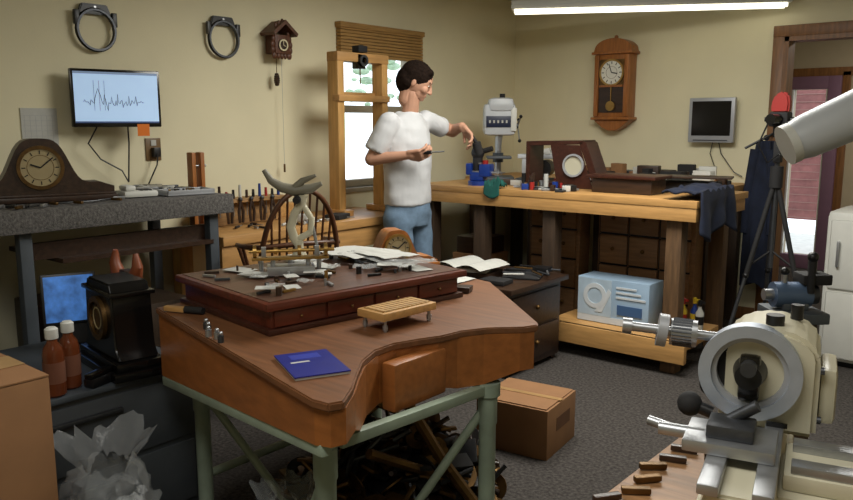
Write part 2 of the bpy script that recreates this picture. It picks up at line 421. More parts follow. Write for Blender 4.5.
b.box(x-.045,x+.05,y0-.03,y1+.03,zt-.05,zt+.005,piney,.004); b.box(x-.05,x-.02,y0,y1,1.56,1.61,piney,.004); b.box(x+.0,x+.06,y0-.03,y1+.03,1.55,1.59,piney,.004)
b.box(x-.1,x+.1,y0-.04,y0+.04,.852,.89,piney,.004); b.box(x-.1,x+.1,y1-.04,y1+.04,.852,.89,piney,.004)
b.box(x+.0,x+.05,-2.29,-2.22,1.75,1.84,blackg,.004); b.box(x+.0,x+.06,-2.29,-2.21,1.85,1.89,blackmat,.006)
b.annulus(.02,.035,0,.01,steeld,T((x+.06,-2.25,1.8))@RY(90)); b.cyl((x+.03,-2.25,1.78),(x+.03,-2.25,1.66),.004,brassd)
b.sph((x+.03,-2.24,1.88),.024,blackmat,(.8,1.3,.7),seg=10)
b.done()
b=B('windsor_chair'); M=T((.82,-3.26,0))@RZ(160)
cw=wood('chair_wood',(82,50,30),.38,'z')
sz=.60
pl=[(.21*math.cos(a),.20*math.sin(a)) for a in [2*math.pi*i/24 for i in range(24)]]
b.prism(pl,sz,sz+.04,cw,M,.008)
for sx,sy in((1,1),(1,-1),(-1,1),(-1,-1)):
    b.tube([(sx*.13,sy*.13,sz),(sx*.155,sy*.155,sz*.55),(sx*.18,sy*.18,0.0)],[.014,.02,.012],cw,False,10,M)
b.cyl((.16,-.16,.25),(.16,.16,.25),.01,cw,M=M); b.cyl((-.16,-.16,.25),(-.16,.16,.25),.01,cw,M=M); b.cyl((-.16,0,.25),(.16,0,.25),.01,cw,M=M)
hoop=[]
for i in range(25):
    a=math.pi*i/24; hoop.append((-.16-.08*math.sin(a),.2*math.cos(a),sz+.03+.48*math.sin(a)**.75))
b.tube(hoop,.013,cw,False,10,M)
for i in range(9):
    yy=-.15+.0375*i; t=math.sqrt(max(0,1-(yy/.2)**2)); b.cyl((-.16,yy*.9,sz+.04),(-.16-.08*t,yy,sz+.03+.48*t**.75),.006,cw,seg=8,M=M)
arm=[(.08,-.23,sz+.22),(-.05,-.24,sz+.23),(-.18,-.2,sz+.24),(-.215,0,sz+.25),(-.18,.2,sz+.24),(-.05,.24,sz+.23),(.08,.23,sz+.22)]
b.tube(arm,.013,cw,False,10,M)
for s in(-1,1):
    b.cyl((.07,s*.17,sz+.03),(.07,s*.23,sz+.22),.01,cw,M=M); b.cyl((0,s*.18,sz+.03),(-.02,s*.235,sz+.23),.008,cw,M=M)
b.done()
# ---------------------------------------------------------------- RIGHT WALL: wall clock
b=B('wall_pendulum_clock'); cx=.98; y=-.005
w=.145
b.box(cx-w,cx+w,y-.12,y,1.46,1.96,oak,.006)
ar=[(-w-.02,0)]+[((w+.01)*math.cos(math.pi-math.pi*i/16),.085*math.sin(math.pi*i/16)+.03) for i in range(17)]+[(w+.02,0)]
b.prism(ar,0,.13,oak,T((cx,y,1.95))@RX(90),.004)
b.box(cx-w-.025,cx+w+.025,y-.145,y,1.945,1.965,oak,.005); b.box(cx-w-.02,cx+w+.02,y-.14,y,1.445,1.465,oak,.005)
b.sph((cx,y-.07,2.075),.016,oak); b.sph((cx-w,y-.08,1.99),.014,oak); b.sph((cx+w,y-.08,1.99),.014,oak)
b.prism([(-w-.01,0),(w+.01,0),(w*.55,-.06),(.03,-.085),(-.03,-.085),(-w*.55,-.06)],0,.11,oak,T((cx,y,1.445))@RX(90),.004)
b.box(cx-w+.03,cx+w-.03,y-.125,y-.118,1.50,1.90,darkw); 
for s in(-1,1): b.box(cx+s*(w-.02)-.018,cx+s*(w-.02)+.018,y-.14,y-.12,1.47,1.94,oak,.005)
Md=T((cx,y-.126,1.805))@RX(90)
b.box(-.1,.1,-.1,.1,-.002,.0,brassd,0,Md)
b.cyl((0,0,0),(0,0,.004),.092,dialw,seg=32,M=Md); b.annulus(.089,.103,0,.01,brass,Md)
for k in range(12): b.box(-.003,.003,.064,.084,.004,.0055,black,0,Md@RZ(30*k))
b.box(-.003,.003,0,.07,.006,.0075,black,0,Md@RZ(20)); b.box(-.004,.004,0,.05,.006,.0075,black,0,Md@RZ(-100)); b.annulus(.045,.047,.004,.005,brassd,Md)
b.cyl((cx,y-.13,1.7),(cx,y-.13,1.56),.004,brass); b.cyl((cx,y-.14,1.55),(cx,y-.13,1.55),.038,brass,seg=24)
b.box(cx-.1,cx+.1,y-.142,y-.12,1.695,1.71,oak)
b.done()
b=B('small_wall_monitor'); 
b.box(1.59,1.92,-.09,-.05,1.28,1.6,silver,.008); b.box(1.615,1.895,-.093,-.089,1.33,1.575,screenoff); b.box(1.63,1.88,-.0935,-.0925,1.292,1.30,steeld)
b.box(1.71,1.79,-.05,0,1.4,1.48,black,.004)
b.tube([(1.76,-.04,1.29),(1.74,-.03,1.2),(1.78,-.03,1.1),(1.70,-.03,1.02)],.0035,black); b.tube([(1.80,-.04,1.29),(1.82,-.03,1.2),(1.92,-.03,1.07),(1.98,-.03,1.04)],.0035,black)
b.done()
P0=Vector((.666,-1.055,2.2));P1=Vector((2.25,-.148,2.2)); 
b=B('fluorescent_shop_light')
mid=(P0+P1)/2; L=(P1-P0).length; ang=math.atan2(P1.y-P0.y,P1.x-P0.x)
M=T(mid)@Matrix.Rotation(ang,4,'Z')
b.box(-L/2,L/2,-.09,.09,.0,.02,white,.003,M); b.box(-L/2,L/2,-.05,.05,.02,.06,white,.004,M)
for s in(-.04,.04): b.cyl((-L/2+.02,s,-.012),(L/2-.02,s,-.012),.014,tubem,M=M)
for s in(-1,1): b.cyl((s*L*.35,0,.06),(s*L*.35,0,H-2.2-.003),.004,steel,seg=6,M=M)
b.done()
# ---------------------------------------------------------------- RIGHT BENCH
BZ=1.0
b=B('pine_workbench')
b.box(.26,2.27,-1.62,-.78,BZ-.04,BZ,pine,.003); b.box(.262,2.266,-1.616,-1.565,BZ-.115,BZ-.04,pine,.003); b.box(2.215,2.26,-1.6,-.8,BZ-.115,BZ-.04,piney,.004)
for x in(.34,.78,1.32,2.13):
    for y in(-1.53,-.86): b.box(x-.045,x+.045,y-.045,y+.045,0,BZ-.04,postw if x>2 else darkw2,.004)
b.box(1.36,2.24,-1.63,-1.08,.15,.2,pine,.004); b.box(1.36,2.25,-1.64,-1.6,.08,.2,pine,.004)
b.done()
b=B('wall_bench'); b.box(.03,2.04,-.74,-.02,BZ-.05,BZ-.005,pine,.005)
for x in(.1,1.0,1.96):
    for y in(-.68,-.08): b.box(x-.04,x+.04,y-.04,y+.04,0,BZ-.05,darkw2,.004)
b.done()
b=B('parts_drawer_cabinet')
b.box(1.4,2.06,-1.06,-.92,0.0,.92,drawer_w,.004)
b.box(.86,1.26,-1.06,-.92,0.0,.92,drawer_w,.004)
for (xa,n,wd) in((1.4,3,.195),(.86,2,.17)):
    for i in range(n):
        for j in range(4):
            x0=xa+.02+i*(wd+.015); z0=.09+j*.205
            b.box(x0,x0+wd,-1.08,-1.055,z0,z0+.19,drawer_w,.006); b.sph((x0+wd/2,-1.09,z0+.1),.014,brassd,seg=8)
            b.box(x0-.012,x0-.002,-1.064,-1.058,z0-.005,z0+.195,black); b.box(x0,x0+wd,-1.064,-1.058,z0+.191,z0+.204,black)
b.done()
b=B('carton_under_bench'); b.box(.42,.7,-1.4,-1.1,0,.5,cardb,.004); b.box(.44,.68,-1.38,-1.12,.5,.62,darkw,.01); b.done()
bxw=mat('box_print_white',(196,202,206),.5,var=.03); bxd=mat('box_print_dark',(60,90,130),.5,var=.03)
b=B('magnifier_lamp_box')
b.box(1.5,1.97,-1.5,-1.3,.202,.48,boxblue,.003); b.box(1.503,1.967,-1.503,-1.499,.205,.245,bxw)
b.box(1.503,1.73,-1.504,-1.5,.245,.475,mat('box_print_gray',(168,186,200),.5,var=.1))
b.annulus(.05,.078,0,.004,bxw,T((1.62,-1.504,.37))@RX(90)); b.prism([(1.62,.27),(1.67,.27),(1.73,.40),(1.71,.42)],0,.003,bxw,T((0,-1.504,0))@RX(90))
for i in range(3): b.box(1.76,1.95-.03*i,-1.505,-1.5,.37+i*.03,.382+i*.03,bxw)
b.box(1.77,1.93,-1.505,-1.5,.27,.33,bxd)
b.done()
b=B('spray_bottles')
for i,(m,cm) in enumerate(((black,red),(red,whitep),(yellow,red),(blue,yellow),(whitep,black))):
    x=2.0+i*.05; y=-1.3+.05*(i%2)
    M=T((x,y,.202)); b.lathe([(.02,0),(.024,.01),(.024,.11),(.01,.135),(.01,.15)],m,M,14); b.lathe([(.012,.15),(.014,.155),(.012,.185),(.0,.19)],cm,M,12)
    b.box(-.008,.03,-.006,.006,.165,.18,cm,.002,M); b.cyl((0,0,.04),(0,0,.09),.0245,cm,M=M)
b.done()
b=B('bench_drill_press'); x,y=.52,-.98; M=T((x,y,BZ))@RZ(38)
ltw=mat('machine_light_gray',(190,194,198),.4,var=.03); lbl=mat('label_dark_blue',(24,34,60),.35,var=.05)
b.box(-.11,.11,-.14,.14,0,.03,graym,.008,M); b.cyl((0,.08,.03),(0,.08,.5),.025,steel,M=M)
b.box(-.09,.09,-.1,.06,.16,.18,graym,.006,M); b.cyl((0,.08,.13),(0,.08,.2),.04,graym,M=M)
b.box(-.115,.115,-.13,.16,.33,.56,ltw,.035,M); b.box(-.1,.08,-.137,-.126,.39,.47,lbl,.002,M)
b.box(-.085,.1,-.15,.12,.50,.60,ltw,.04,M); b.cyl((0.02,-.02,.58),(0.02,-.02,.63),.02,blackmat,M=M); b.box(.075,.12,-.14,-.09,.36,.53,white,.012,M)
for i in range(5): b.box(-.08+i*.03,-.068+i*.03,-.139,-.137,.42,.44,whitep,0,M)
b.cyl((0,-.06,.33),(0,-.06,.22),.025,steel,.012,M=M); b.cyl((.1,-.02,.4),(.14,-.02,.4),.02,steeld,M=M)
for k in range(3):
    a=k*2.094+.4; b.cyl((.135,-.02,.4),(.15,-.02+.11*math.cos(a),.4+.11*math.sin(a)),.005,steel,seg=8,M=M); b.sph((.15,-.02+.11*math.cos(a),.4+.11*math.sin(a)),.013,black,M=M,seg=8)
b.done()
b=B('bench_belt_sander'); M=T((.80,-.97,BZ))@RZ(20)
b.box(-.1,.16,-.08,.08,0,.03,graym,.006,M); b.box(-.06,.0,-.05,.05,.03,.2,ltw,.01,M); b.box(-.09,.18,-.06,.06,.17,.2,ltw,.006,M)
b.cyl((.1,-.08,.1),(.1,.08,.1),.06,steeld,seg=24,M=M); b.cyl((.12,-.06,.22),(.12,.06,.22),.025,whitep,M=M); b.box(-.02,.2,-.05,.03,.2,.215,whitep,.002,M); b.done()
b=B('bench_vise'); M=T((.68,-1.45,BZ))@RZ(15)
b.cyl((0,0,0),(0,0,.03),.07,blue,seg=24,M=M); b.box(-.05,.05,-.045,.045,.03,.09,blue,.015,M)
b.box(-.075,-.035,-.05,.05,.07,.15,blue,.01,M); b.box(.02,.1,-.05,.05,.06,.145,blue,.012,M); b.box(-.035,.02,-.03,.03,.07,.1,steel,.004,M)
b.cyl((.1,0,.085),(.17,0,.085),.012,steel,M=M); b.cyl((.165,-.07,.085),(.165,.07,.085),.005,steel,M=M); b.box(.02,.035,-.05,.05,.145,.155,steel,0,M)
b.cyl((-.005,0,.1),(-.005,0,.2),.034,blackmat,M=M); b.sph((-.005,0,.22),.045,blackmat,(1,1,1.1),M=M); b.cyl((.03,0,.23),(.1,0,.25),.018,blackmat,M=M)
b.cyl((.05,.0,.14),(.05,.0,.17),.02,red,M=M)
b.done()
b=B('open_clock_case'); M=T((1.24,-1.22,BZ))@RZ(4)
def pz(poly,y0,y1,m): b.prism(poly,-y1,-y0,m,M@RX(90),.003)
pz([(-.27,0),(.27,0),(.27,.03),(-.27,.03)],-.08,.12,mahogd); pz([(-.27,.27),(.14,.285),(.14,.31),(-.27,.30)],-.08,.12,mahogd)
pz([(-.27,.02),(-.24,.02),(-.24,.28),(-.27,.28)],-.08,.12,mahogd); pz([(.22,.02),(.27,.02),(.16,.3),(.11,.3)],-.08,.1,mahogd)
pz([(-.04,.03),(-.01,.03),(-.06,.28),(-.09,.28)],-.08,.1,mahogd)
b.annulus(.062,.074,0,.012,silver,M@T((.085,-.09,.15))@RX(90)); b.cyl((0,0,0),(0,0,.004),.064,mat('wall_tone_disc',(186,182,160),.4,var=.02),seg=28,M=M@T((.085,-.084,.15))@RX(90))  # disc in wall colour stands in for the view through the opening
pz([(-.03,.02),(.21,.02),(.12,.28),(-.07,.28)],-.082,-.078,mahogd)
b.done()
b=B('dark_clock_case_lying')
b.box(1.54,1.93,-1.45,-1.24,BZ,BZ+.09,darkw,.01); b.box(1.51,1.96,-1.47,-1.22,BZ+.09,BZ+.11,mahogd,.005); b.box(1.8,2.13,-1.05,-.85,BZ,BZ+.06,blackmat,.01)
b.cbox((2.0,-1.0,BZ+.09),(.46,.18,.012),darkw,.25,.003); b.done()
b=B('blue_jacket_on_bench')
def fn(u,v):
    y=-1.62+.5*v; n=noise.noise(Vector((u*4,v*5,1)))*.025
    if u<.65: return (2.07+.22*u/.65, y+.03*noise.noise(Vector((u*3,v*3,4))), BZ+.02+abs(n)*2.2+.012)
    t=(u-.65)/.35; return (2.29+.03*math.sin(v*14)*t+n*.4, y, BZ+.02-.2*t*(1+.25*math.sin(v*7)))
b.sheet(fn,30,26,navy); ob=b.done(); md=ob.modifiers.new('thick','SOLIDIFY'); md.thickness=.012; md.offset=1
b=B('shop_rag')
def fn(u,v):
    n=abs(noise.noise(Vector((u*4,v*4,2))))
    return (.86+.12*u,-1.63+.12*(v-.3) if v>.3 else -1.632,(BZ+.008+n*.09) if v>.3 else BZ+.004-.07*(1-v/.3)*(.6+.4*math.sin(u*3)))
b.sheet(fn,16,16,teal); ob=b.done(); md=ob.modifiers.new('thick','SOLIDIFY'); md.thickness=.006; md.offset=1
b=B('workbench_clutter')
for i in range(120):
    x=random.uniform(.82,1.95); y=random.uniform(-1.56,-.85)
    if x>1.42 and y<-1.16: continue
    if x>1.72: continue
    if .93<x<1.6 and -1.38<y<-1.03: continue
    if x<1.01 and y>-1.2: continue
    if x<1.0 and y<-1.35: continue
    m=random.choice([whitep,steel,black,red,blue,brass,white,steeld,darkw,whitep,darkw,black])
    if random.random()<.5: b.cbox((x,y,BZ+.02),(random.uniform(.03,.12),random.uniform(.02,.07),.036),m,random.uniform(0,3),.003)
    else: h=random.uniform(.03,.1); b.cyl((x,y,BZ+.001),(x,y,BZ+h),random.uniform(.008,.022),m,seg=12)
for i in range(20):
    x=random.uniform(1.02,1.46); y=random.uniform(-1.58,-1.42)
    b.cbox((x,y,BZ+.008),(.08,.05,.012),random.choice([whitep,steel,steeld]),random.uniform(0,3),.002)
b.done()
b=B('parts_on_wall_bench')
for i in range(50):
    x=random.uniform(.9,1.98); y=random.uniform(-.65,-.12); h=random.uniform(.03,.13)
    m=random.choice([whitep,darkw,black,cardb,white,steeld,blackmat,darkw])
    b.cbox((x,y,BZ-.005+h/2),(random.uniform(.05,.16),random.uniform(.04,.1),h),m,random.uniform(-.3,.3),.004)
b.done()
# ---------------------------------------------------------------- dark cabinet, books, carton
b=B('dark_side_cabinet')
b.box(.98,1.5,-2.28,-1.72,.03,.49,darkw,.005); b.box(.95,1.54,-2.31,-1.69,.49,.52,darkw,.006)
b.box(1.5,1.512,-2.25,-1.75,.07,.25,darkw,.004); b.box(1.5,1.512,-2.25,-1.75,.27,.46,darkw,.004); b.sph((1.52,-2.0,.37),.014,brassd); b.sph((1.52,-2.0,.16),.014,brassd)
for x in(1.0,1.46):
    for y in(-2.25,-1.75): b.box(x-.02,x+.02,y-.02,y+.02,0,.03,darkw)
b.done()
b=B('open_notebook_stack')
b.cbox((1.12,-2.1,.54),(.3,.22,.035),darkw,.2,.004); b.cbox((1.1,-2.12,.572),(.28,.2,.025),whitep,.35,.003)
def fn(u,v): return (.94+.36*u,-2.27+.3*v,.592+.03*math.sin(math.pi*abs(u-.5)*2)*.8)
b.sheet(fn,20,4,whitep); b.cbox((1.36,-2.2,.535),(.16,.12,.025),blackmat,.1,.004)
ob=b.done()
b=B('magazines_and_tools')
b.cbox((1.38,-1.95,.528),(.22,.16,.01),blackmat,.4,.002); b.cbox((1.3,-1.82,.530),(.2,.14,.014),steeld,-.2,.002); b.cbox((1.42,-1.8,.553),(.1,.08,.03),black,.2,.004)
for i in range(9): 
    a=random.uniform(0,3); p=Vector((random.uniform(1.3,1.5),random.uniform(-2.05,-1.75),.552)); d=Vector((math.cos(a),math.sin(a),0))*.06; b.cyl(p-d,p+d,.006,random.choice([steel,black,brassd,steeld,whitep]),seg=8)
b.done()
b=B('cardboard_box'); M=T((2.04,-2.93,0))@RZ(8)
b.box(-.17,.17,-.15,.17,0,.22,cardb,.003,M); b.box(-.16,.16,-.14,0.008,.221,.225,cardb,0,M); b.box(-.16,.16,.012,.16,.221,.225,cardb,0,M)
b.box(.1705,.1715,-.05,.1,.1,.16,mat('box_print_brown',(100,66,40),.8),0,M); b.box(-.17,.17,-.01,.02,.225,.227,mat('packing_tape',(160,126,84),.3),0,M)
b.done()
# ---------------------------------------------------------------- WATCHMAKER DESK
DZ=.80
b=B('watchmaker_desk')
out=[(1.48,-4.39),(2.56,-4.65),(2.61,-4.645),(2.625,-4.61),(2.573,-4.53),(2.50,-4.44),(2.44,-4.36),(2.40,-4.27),(2.395,-4.19),(2.42,-4.11),(2.45,-4.04),(2.46,-3.96),(2.50,-3.88),(2.58,-3.80),(2.60,-3.75),(2.58,-3.72),(2.10,-3.30),(1.42,-3.2)]
b.prism(out,DZ-.022,DZ,desk_t,None,.004)
def inset(poly,d):
    c=Vector((sum(p[0] for p in poly)/len(poly),sum(p[1] for p in poly)/len(poly))); return [tuple(Vector(p)+(c-Vector(p)).normalized()*d) for p in poly]
ins=inset(out,.012)
def skirt(pts,zb,m,th=.02):
    n=len(pts)
    for i in range(n-1):
        (x0,y0),(x1,y1)=pts[i],pts[i+1]; za,zc=zb[i],zb[i+1]
        d=Vector((x1-x0,y1-y0)); nn=Vector((-d.y,d.x)).normalized()*th
        vs=[(x0,y0,za),(x1,y1,zc),(x1,y1,DZ-.02),(x0,y0,DZ-.02)]+[(x0+nn.x,y0+nn.y,za),(x1+nn.x,y1+nn.y,zc),(x1+nn.x,y1+nn.y,DZ-.02),(x0+nn.x,y0+nn.y,DZ-.02)]
        b.raw(vs,[(0,1,2,3),(7,6,5,4),(0,4,5,1),(3,2,6,7),(0,3,7,4),(1,5,6,2)],m)
zs=[]
for p in ins:
    x,y=p
    if y<-4.3 : z=.56+(x-1.48)/(2.6-1.48)*.13
    else: z=.62
    if x>2.38 and y>-4.45 and y<-4.0: z=.64
    if x>2.5 and y>-4: z=.66
    zs.append(z)
skirt(ins+[ins[0]],zs+[zs[0]],desk_w)
b.box(1.6,2.4,-4.2,-3.5,.64,.66,darkw)
b.box(2.40,2.452,-4.25,-4.02,.62,.76,desk_w,.01)
legs=[(1.56,-4.28),(2.47,-4.53),(2.49,-3.86),(1.56,-3.4)]
for i,(x,y) in enumerate(legs):
    zt=[.56,.67,.62,.62][i]
    b.tube([(x,y,0),(x,y,.02),(x,y,.03),(x,y,zt-.14),(x,y,zt-.13),(x,y,zt-.05),(x,y,zt-.04),(x,y,zt)],[.04,.04,.027,.027,.031,.031,.04,.04],green,False,16)
def bar(p,q,w,h,m):
    p=Vector(p);q=Vector(q); d=q-p; L=d.length; a=math.atan2(d.y,d.x); t=math.atan2(d.z,math.hypot(d.x,d.y))
    b.box(0,L,-w/2,w/2,-h/2,h/2,m,.003,T(p)@Matrix.Rotation(a,4,'Z')@Matrix.Rotation(-t,4,'Y'))
bar((1.5,-4.375,.545),(2.58,-4.625,.675),.03,.03,green)
bar((2.49,-4.5,.63),(2.49,-3.86,.60),.03,.03,green)
b.cyl((2.47,-4.53,.18),(2.49,-3.86,.18),.016,green); b.cyl((1.56,-4.28,.18),(1.56,-3.4,.18),.016,green)
b.cyl((1.56,-4.28,.5),(2.0,-4.2,.1),.014,green); b.cyl((2.49,-3.86,.55),(2.25,-4.1,.05),.014,green); b.cyl((2.47,-4.53,.55),(2.2,-4.45,.1),.013,green)
b.done()
TM=T((1.83,-3.94,DZ))@RZ(-8)
b=B('parts_drawer_tray')
b.box(-.30,.30,-.40,.40,0,.018,mahogd,.004,TM); b.box(-.285,.285,-.385,.385,.018,.075,mahog,.003,TM); b.box(-.31,.31,-.41,.41,.075,.1,mahog,.008,TM)
for i in range(4):
    b.box(.285,.293,-.375+i*.19,-.195+i*.19,.022,.07,mahog,.003,TM); b.sph((.298,-.285+i*.19,.045),.005,brassd,M=TM,seg=8)
b.box(-.29,.29,-.39,.39,.1,.102,wood('tray_top',(84,56,42),.4,'y'),0,TM)
b.done()
TZ=DZ+.102
cards=B('paper_cards_on_tray'); b=B('plastic_baggies_on_tray')
for i in range(40):
    lx=random.uniform(-.25,.2); ly=random.uniform(-.34,.34)
    s=random.uniform(.05,.11); a=random.uniform(0,360); sd=random.random()*50
    if i%2==0: cards.box(-s/2,s/2,-s*.35,s*.35,0,.0015,whitep,0,TM@T((lx,ly,.103+.0006*i))@RZ(a)); continue
    def fn(u,v,s=s,sd=sd): return ((u-.5)*s,(v-.5)*s*.8,.003+.009*abs(noise.noise(Vector((u*3,v*3,sd)))))
    b.sheet(fn,10,10,baggie,TM@T((lx,ly,.103+.0006*i))@RZ(a))
b.done(); cards.done()
b=B('crumpled_papers')
def fn(u,v): return (-.27+.26*u,.12+.22*v+.03*u,.128+.008*abs(noise.noise(Vector((u*2,v*2,9))))+.008*u*v)
b.sheet(fn,18,18,whitep,TM)
def fn(u,v): return (-.02+.25*u,.18+.18*v-.02*u,.128+.010*abs(noise.noise(Vector((u*3,v*3,19)))))
b.sheet(fn,18,18,baggie,TM)
def fn(u,v): return (-.1+.2*u+.03*v,.2+.15*v,.137+.008*abs(noise.noise(Vector((u*2,v*3,39)))))
b.sheet(fn,18,18,whitep,TM)
b.done()
b=B('small_parts_on_tray')
for i in range(34):
    lx=random.uniform(-.25,.24); ly=random.uniform(-.36,.3); m=random.choice([brass,steel,steeld,black,darkw,brassd])
    if i%2: b.cyl((lx,ly,.102),(lx,ly,.112+random.random()*.025),random.uniform(.004,.011),m,seg=10,M=TM)
    else: b.box(-.025,.025,-.005,.005,0,.008,m,.001,TM@T((lx,ly,.103))@RZ(random.uniform(0,180)))
b.done()
b=B('brass_truing_tool'); M=TM@T((-.02,-.12,.128))@RZ(60)
b.box(-.13,.13,-.02,.02,.03,.04,brass,.003,M); b.box(-.08,.08,-.04,.04,-.02,.01,steel,.003,M); b.cyl((-.06,0,.01),(-.06,0,.03),.008,steel,M=M); b.cyl((.06,0,.01),(.06,0,.03),.008,steel,M=M)
b.cyl((-.14,0,.06),(.15,0,.06),.006,brass,M=M)
for x,r in((-.12,.022),(-.05,.012),(.03,.018),(.12,.024)): b.cyl((x-.006,0,.06),(x+.006,0,.06),r,brass,seg=20,M=M)
for x in(-.09,.09): b.box(x-.008,x+.008,-.01,.01,.04,.075,steel,.002,M)
for k in range(3): b.cyl((-.1+k*.1,.05,-.02),(-.1+k*.1,.05,.03),.008,steel,M=M)
b.done()
b=B('bench_tool_stand_with_horn_arm'); bx,by=1.60,-3.85; z=TZ
hornm=mat('horn_gray',(120,116,100),.5,var=.15)
b.lathe([(.05,0),(.05,.012),(.03,.02),(.016,.05),(.016,.08)],cream,T((bx,by,z)),20)
M=T((bx,by,z))@RZ(40)
b.tube([(0,0,.06),(-.02,0,.09),(-.03,0,.13),(-.015,0,.18),(.015,0,.22),(.02,0,.25)],[.016,.018,.017,.016,.017,.018],cream,False,12,M)
b.tube([(-.01,0,.08),(.045,0,.11),(.05,0,.16),(.02,0,.21)],[.013,.013,.012,.012],cream,False,10,M)
b.tube([(-.125,0,.345),(-.10,0,.305),(-.06,0,.28),(-.01,0,.268),(.05,0,.275),(.09,0,.295)],[.009,.014,.019,.022,.018,.008],hornm,False,12,M)
b.tube([(-.02,0,.27),(.02,-.01,.305),(.07,-.01,.325)],[.016,.013,.006],hornm,False,10,M)
b.cyl((.05,0,.15),(.075,0,.02),.006,steel,M=M); b.cyl((0,-.04,.235),(0,.04,.235),.014,blackmat,M=M)
b.done()
b=B('wooden_peg_block'); M=T((2.255,-4.02,DZ))@RZ(-4)
b.box(-.06,.06,-.115,.115,.035,.06,pine,.005,M); b.box(-.045,.045,-.1,.1,.06,.063,wood('inlay',(176,142,90),.5,'y'),0,M)
for i in range(10): b.box(-.045,.045,-.098+i*.02,-.096+i*.02,.063,.064,oak,0,M)
for x in(-.045,.045):
    for y in(-.095,.095): b.cyl((x,y,0),(x,y,.04),.005,steel,M=M); b.cyl((x,y,.005),(x,y,.02),.008,steel,M=M)
b.done()
b=B('blue_booklet'); M=T((2.375,-4.485,DZ+.001))@RZ(-25)
b.box(-.1,.1,-.07,.07,.0,.006,whitep,.0,M); b.box(-.102,.102,-.072,.072,.006,.009,bookblue,.0,M); b.box(-.08,-.04,-.04,.04,.009,.0093,mat('book_blue_light',(50,64,160),.4),0,M); b.box(-.02,-.01,-.05,.0,.009,.0094,whitep,0,M)
b.done()
b=B('dusting_brush'); M=T((1.60,-4.38,DZ+.003))@RZ(20)
b.box(-.05,.03,-.012,.012,0,.018,pine,.005,M); b.cyl((.03,0,.01),(.1,0,.01),.012,blackmat,.012,M=M); b.done()
b=B('brass_screws_on_desk')
for i in range(5):
    x=1.85+i*.04; y=-4.45-.05*i*.3+random.uniform(-.01,.01)
    b.cyl((x,y,DZ),(x,y,DZ+.02),.009,random.choice([steeld,brass,steel]),seg=12); b.sph((x,y,DZ+.026),.007,steel,seg=8)
b.done()
tambour('round_mantel_clock',T((1.60,-3.32,DZ))@RZ(62),.36,.17,.1,.062,oak,dialt)
b=B('loose_papers')
def fn(u,v): return (1.75+.28*u,-3.48+.18*v,DZ+.004+.008*abs(noise.noise(Vector((u*3,v*2,3)))))
b.sheet(fn,8,8,whitep); b.cbox((2.12,-3.52,DZ+.012),(.08,.06,.02),darkw,.4,.003); b.done()
b=B('brass_clock_parts_heap')
for i in range(260):
    a=random.uniform(0,6.28); r=.48*math.sqrt(random.random()); x=2.04+r*math.cos(a)*.8; y=-3.84+r*math.sin(a)*.95
    z=max(.02,(.38*(1-(r/.55)**2))*random.uniform(.6,1)); m=random.choice([brassd,brassd,darkw,steeld,brassd,blackmat,brassd,black])
    k=random.random()
    if k<.3: b.annulus(.02,.04+random.random()*.03,0,.006,m,T((x,y,z))@Matrix.Rotation(random.uniform(0,3),4,'X')@Matrix.Rotation(random.uniform(0,3),4,'Y'),16)
    elif k<.65:
        d=Vector((random.uniform(-1,1),random.uniform(-1,1),random.uniform(-.4,.6))).normalized()*random.uniform(.06,.2); b.cyl(Vector((x,y,z+.03))-d/2,Vector((x,y,z+.03))+d/2,.008,m,seg=8)
    else: b.cbox((x,y,z),(random.uniform(.04,.14),random.uniform(.04,.1),.012),m,random.uniform(0,3),.002,random.uniform(-.6,.6),random.uniform(-.6,.6))
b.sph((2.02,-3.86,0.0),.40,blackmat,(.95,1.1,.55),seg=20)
b.tube([(2.45,-3.72,.02),(2.3,-3.85,.3),(2.18,-3.9,.5)],.02,brassd); b.tube([(2.3,-3.6,.1),(2.2,-4.1,.38)],.017,brassd)
b.done()
# ---------------------------------------------------------------- lower left
b=B('charcoal_drawer_unit')
b.box(.72,1.4,-5.05,-4.2,0.0,.53,charcoal,.006); b.box(.7,1.42,-5.07,-4.18,.53,.55,graym,.006)
for i in range(2): b.box(1.4,1.412,-5.03,-4.22,.03+i*.25,.26+i*.25,charcoal,.006); b.box(1.412,1.43,-4.75,-4.5,.2+i*.25,.215+i*.25,steeld,.004)
b.done()
b=B('black_mantel_clock'); M=T((1.25,-4.40,.551))@RZ(-8)
b.box(-.2,.2,-.1,.1,0,.03,blackg,.006,M); b.box(-.185,.185,-.085,.085,.03,.06,blackg,.008,M)
pl=[(-.17,.06),(.17,.06),(.14,.1),(.13,.2),(.125,.28),(.10,.325),(-.10,.325),(-.125,.28),(-.13,.2),(-.14,.1)]
b.prism(pl,-.07,.07,blackg,M@RX(90),.006); b.box(-.14,.14,-.08,.08,.28,.295,blackg,.004,M)
Md=M@T((0,-.07,.19))@RX(90); b.cyl((0,0,0),(0,0,.006),.066,brassd,seg=28,M=Md); b.annulus(.06,.078,0,.014,brassd,Md); b.annulus(.035,.04,.006,.008,dialt,Md)
for k in range(12): b.box(-.002,.002,.044,.056,.006,.008,black,0,Md@RZ(30*k))
b.done()
b=B('tablet_computer'); M=T((.86,-4.39,.558))@RZ(68)@RX(-12)
b.box(-.1,.1,-.008,.008,.08,.28,black,.005,M); b.box(-.09,.09,-.0095,-.0085,.09,.27,screen2,0,M); b.box(-.06,.06,0.0,.06,0,.1,blackmat,.005,M); b.done()
b=B('wooden_clock_bracket'); M=T((1.0,-4.225,.551))@RZ(90)
ow=mat('orange_wood',(128,66,36),.45,var=.2)
b.box(-.035,.03,-.08,.08,0,.24,darkw,.005,M)
for s in(-1,1): b.tube([(0,s*.02,.24),(0,s*.06,.27),(0,s*.085,.32),(0,s*.075,.37)],[.03,.03,.022,.01],ow,False,10,M)
b.box(-.02,.02,-.02,.02,.24,.30,darkw,.004,M)
b.done()
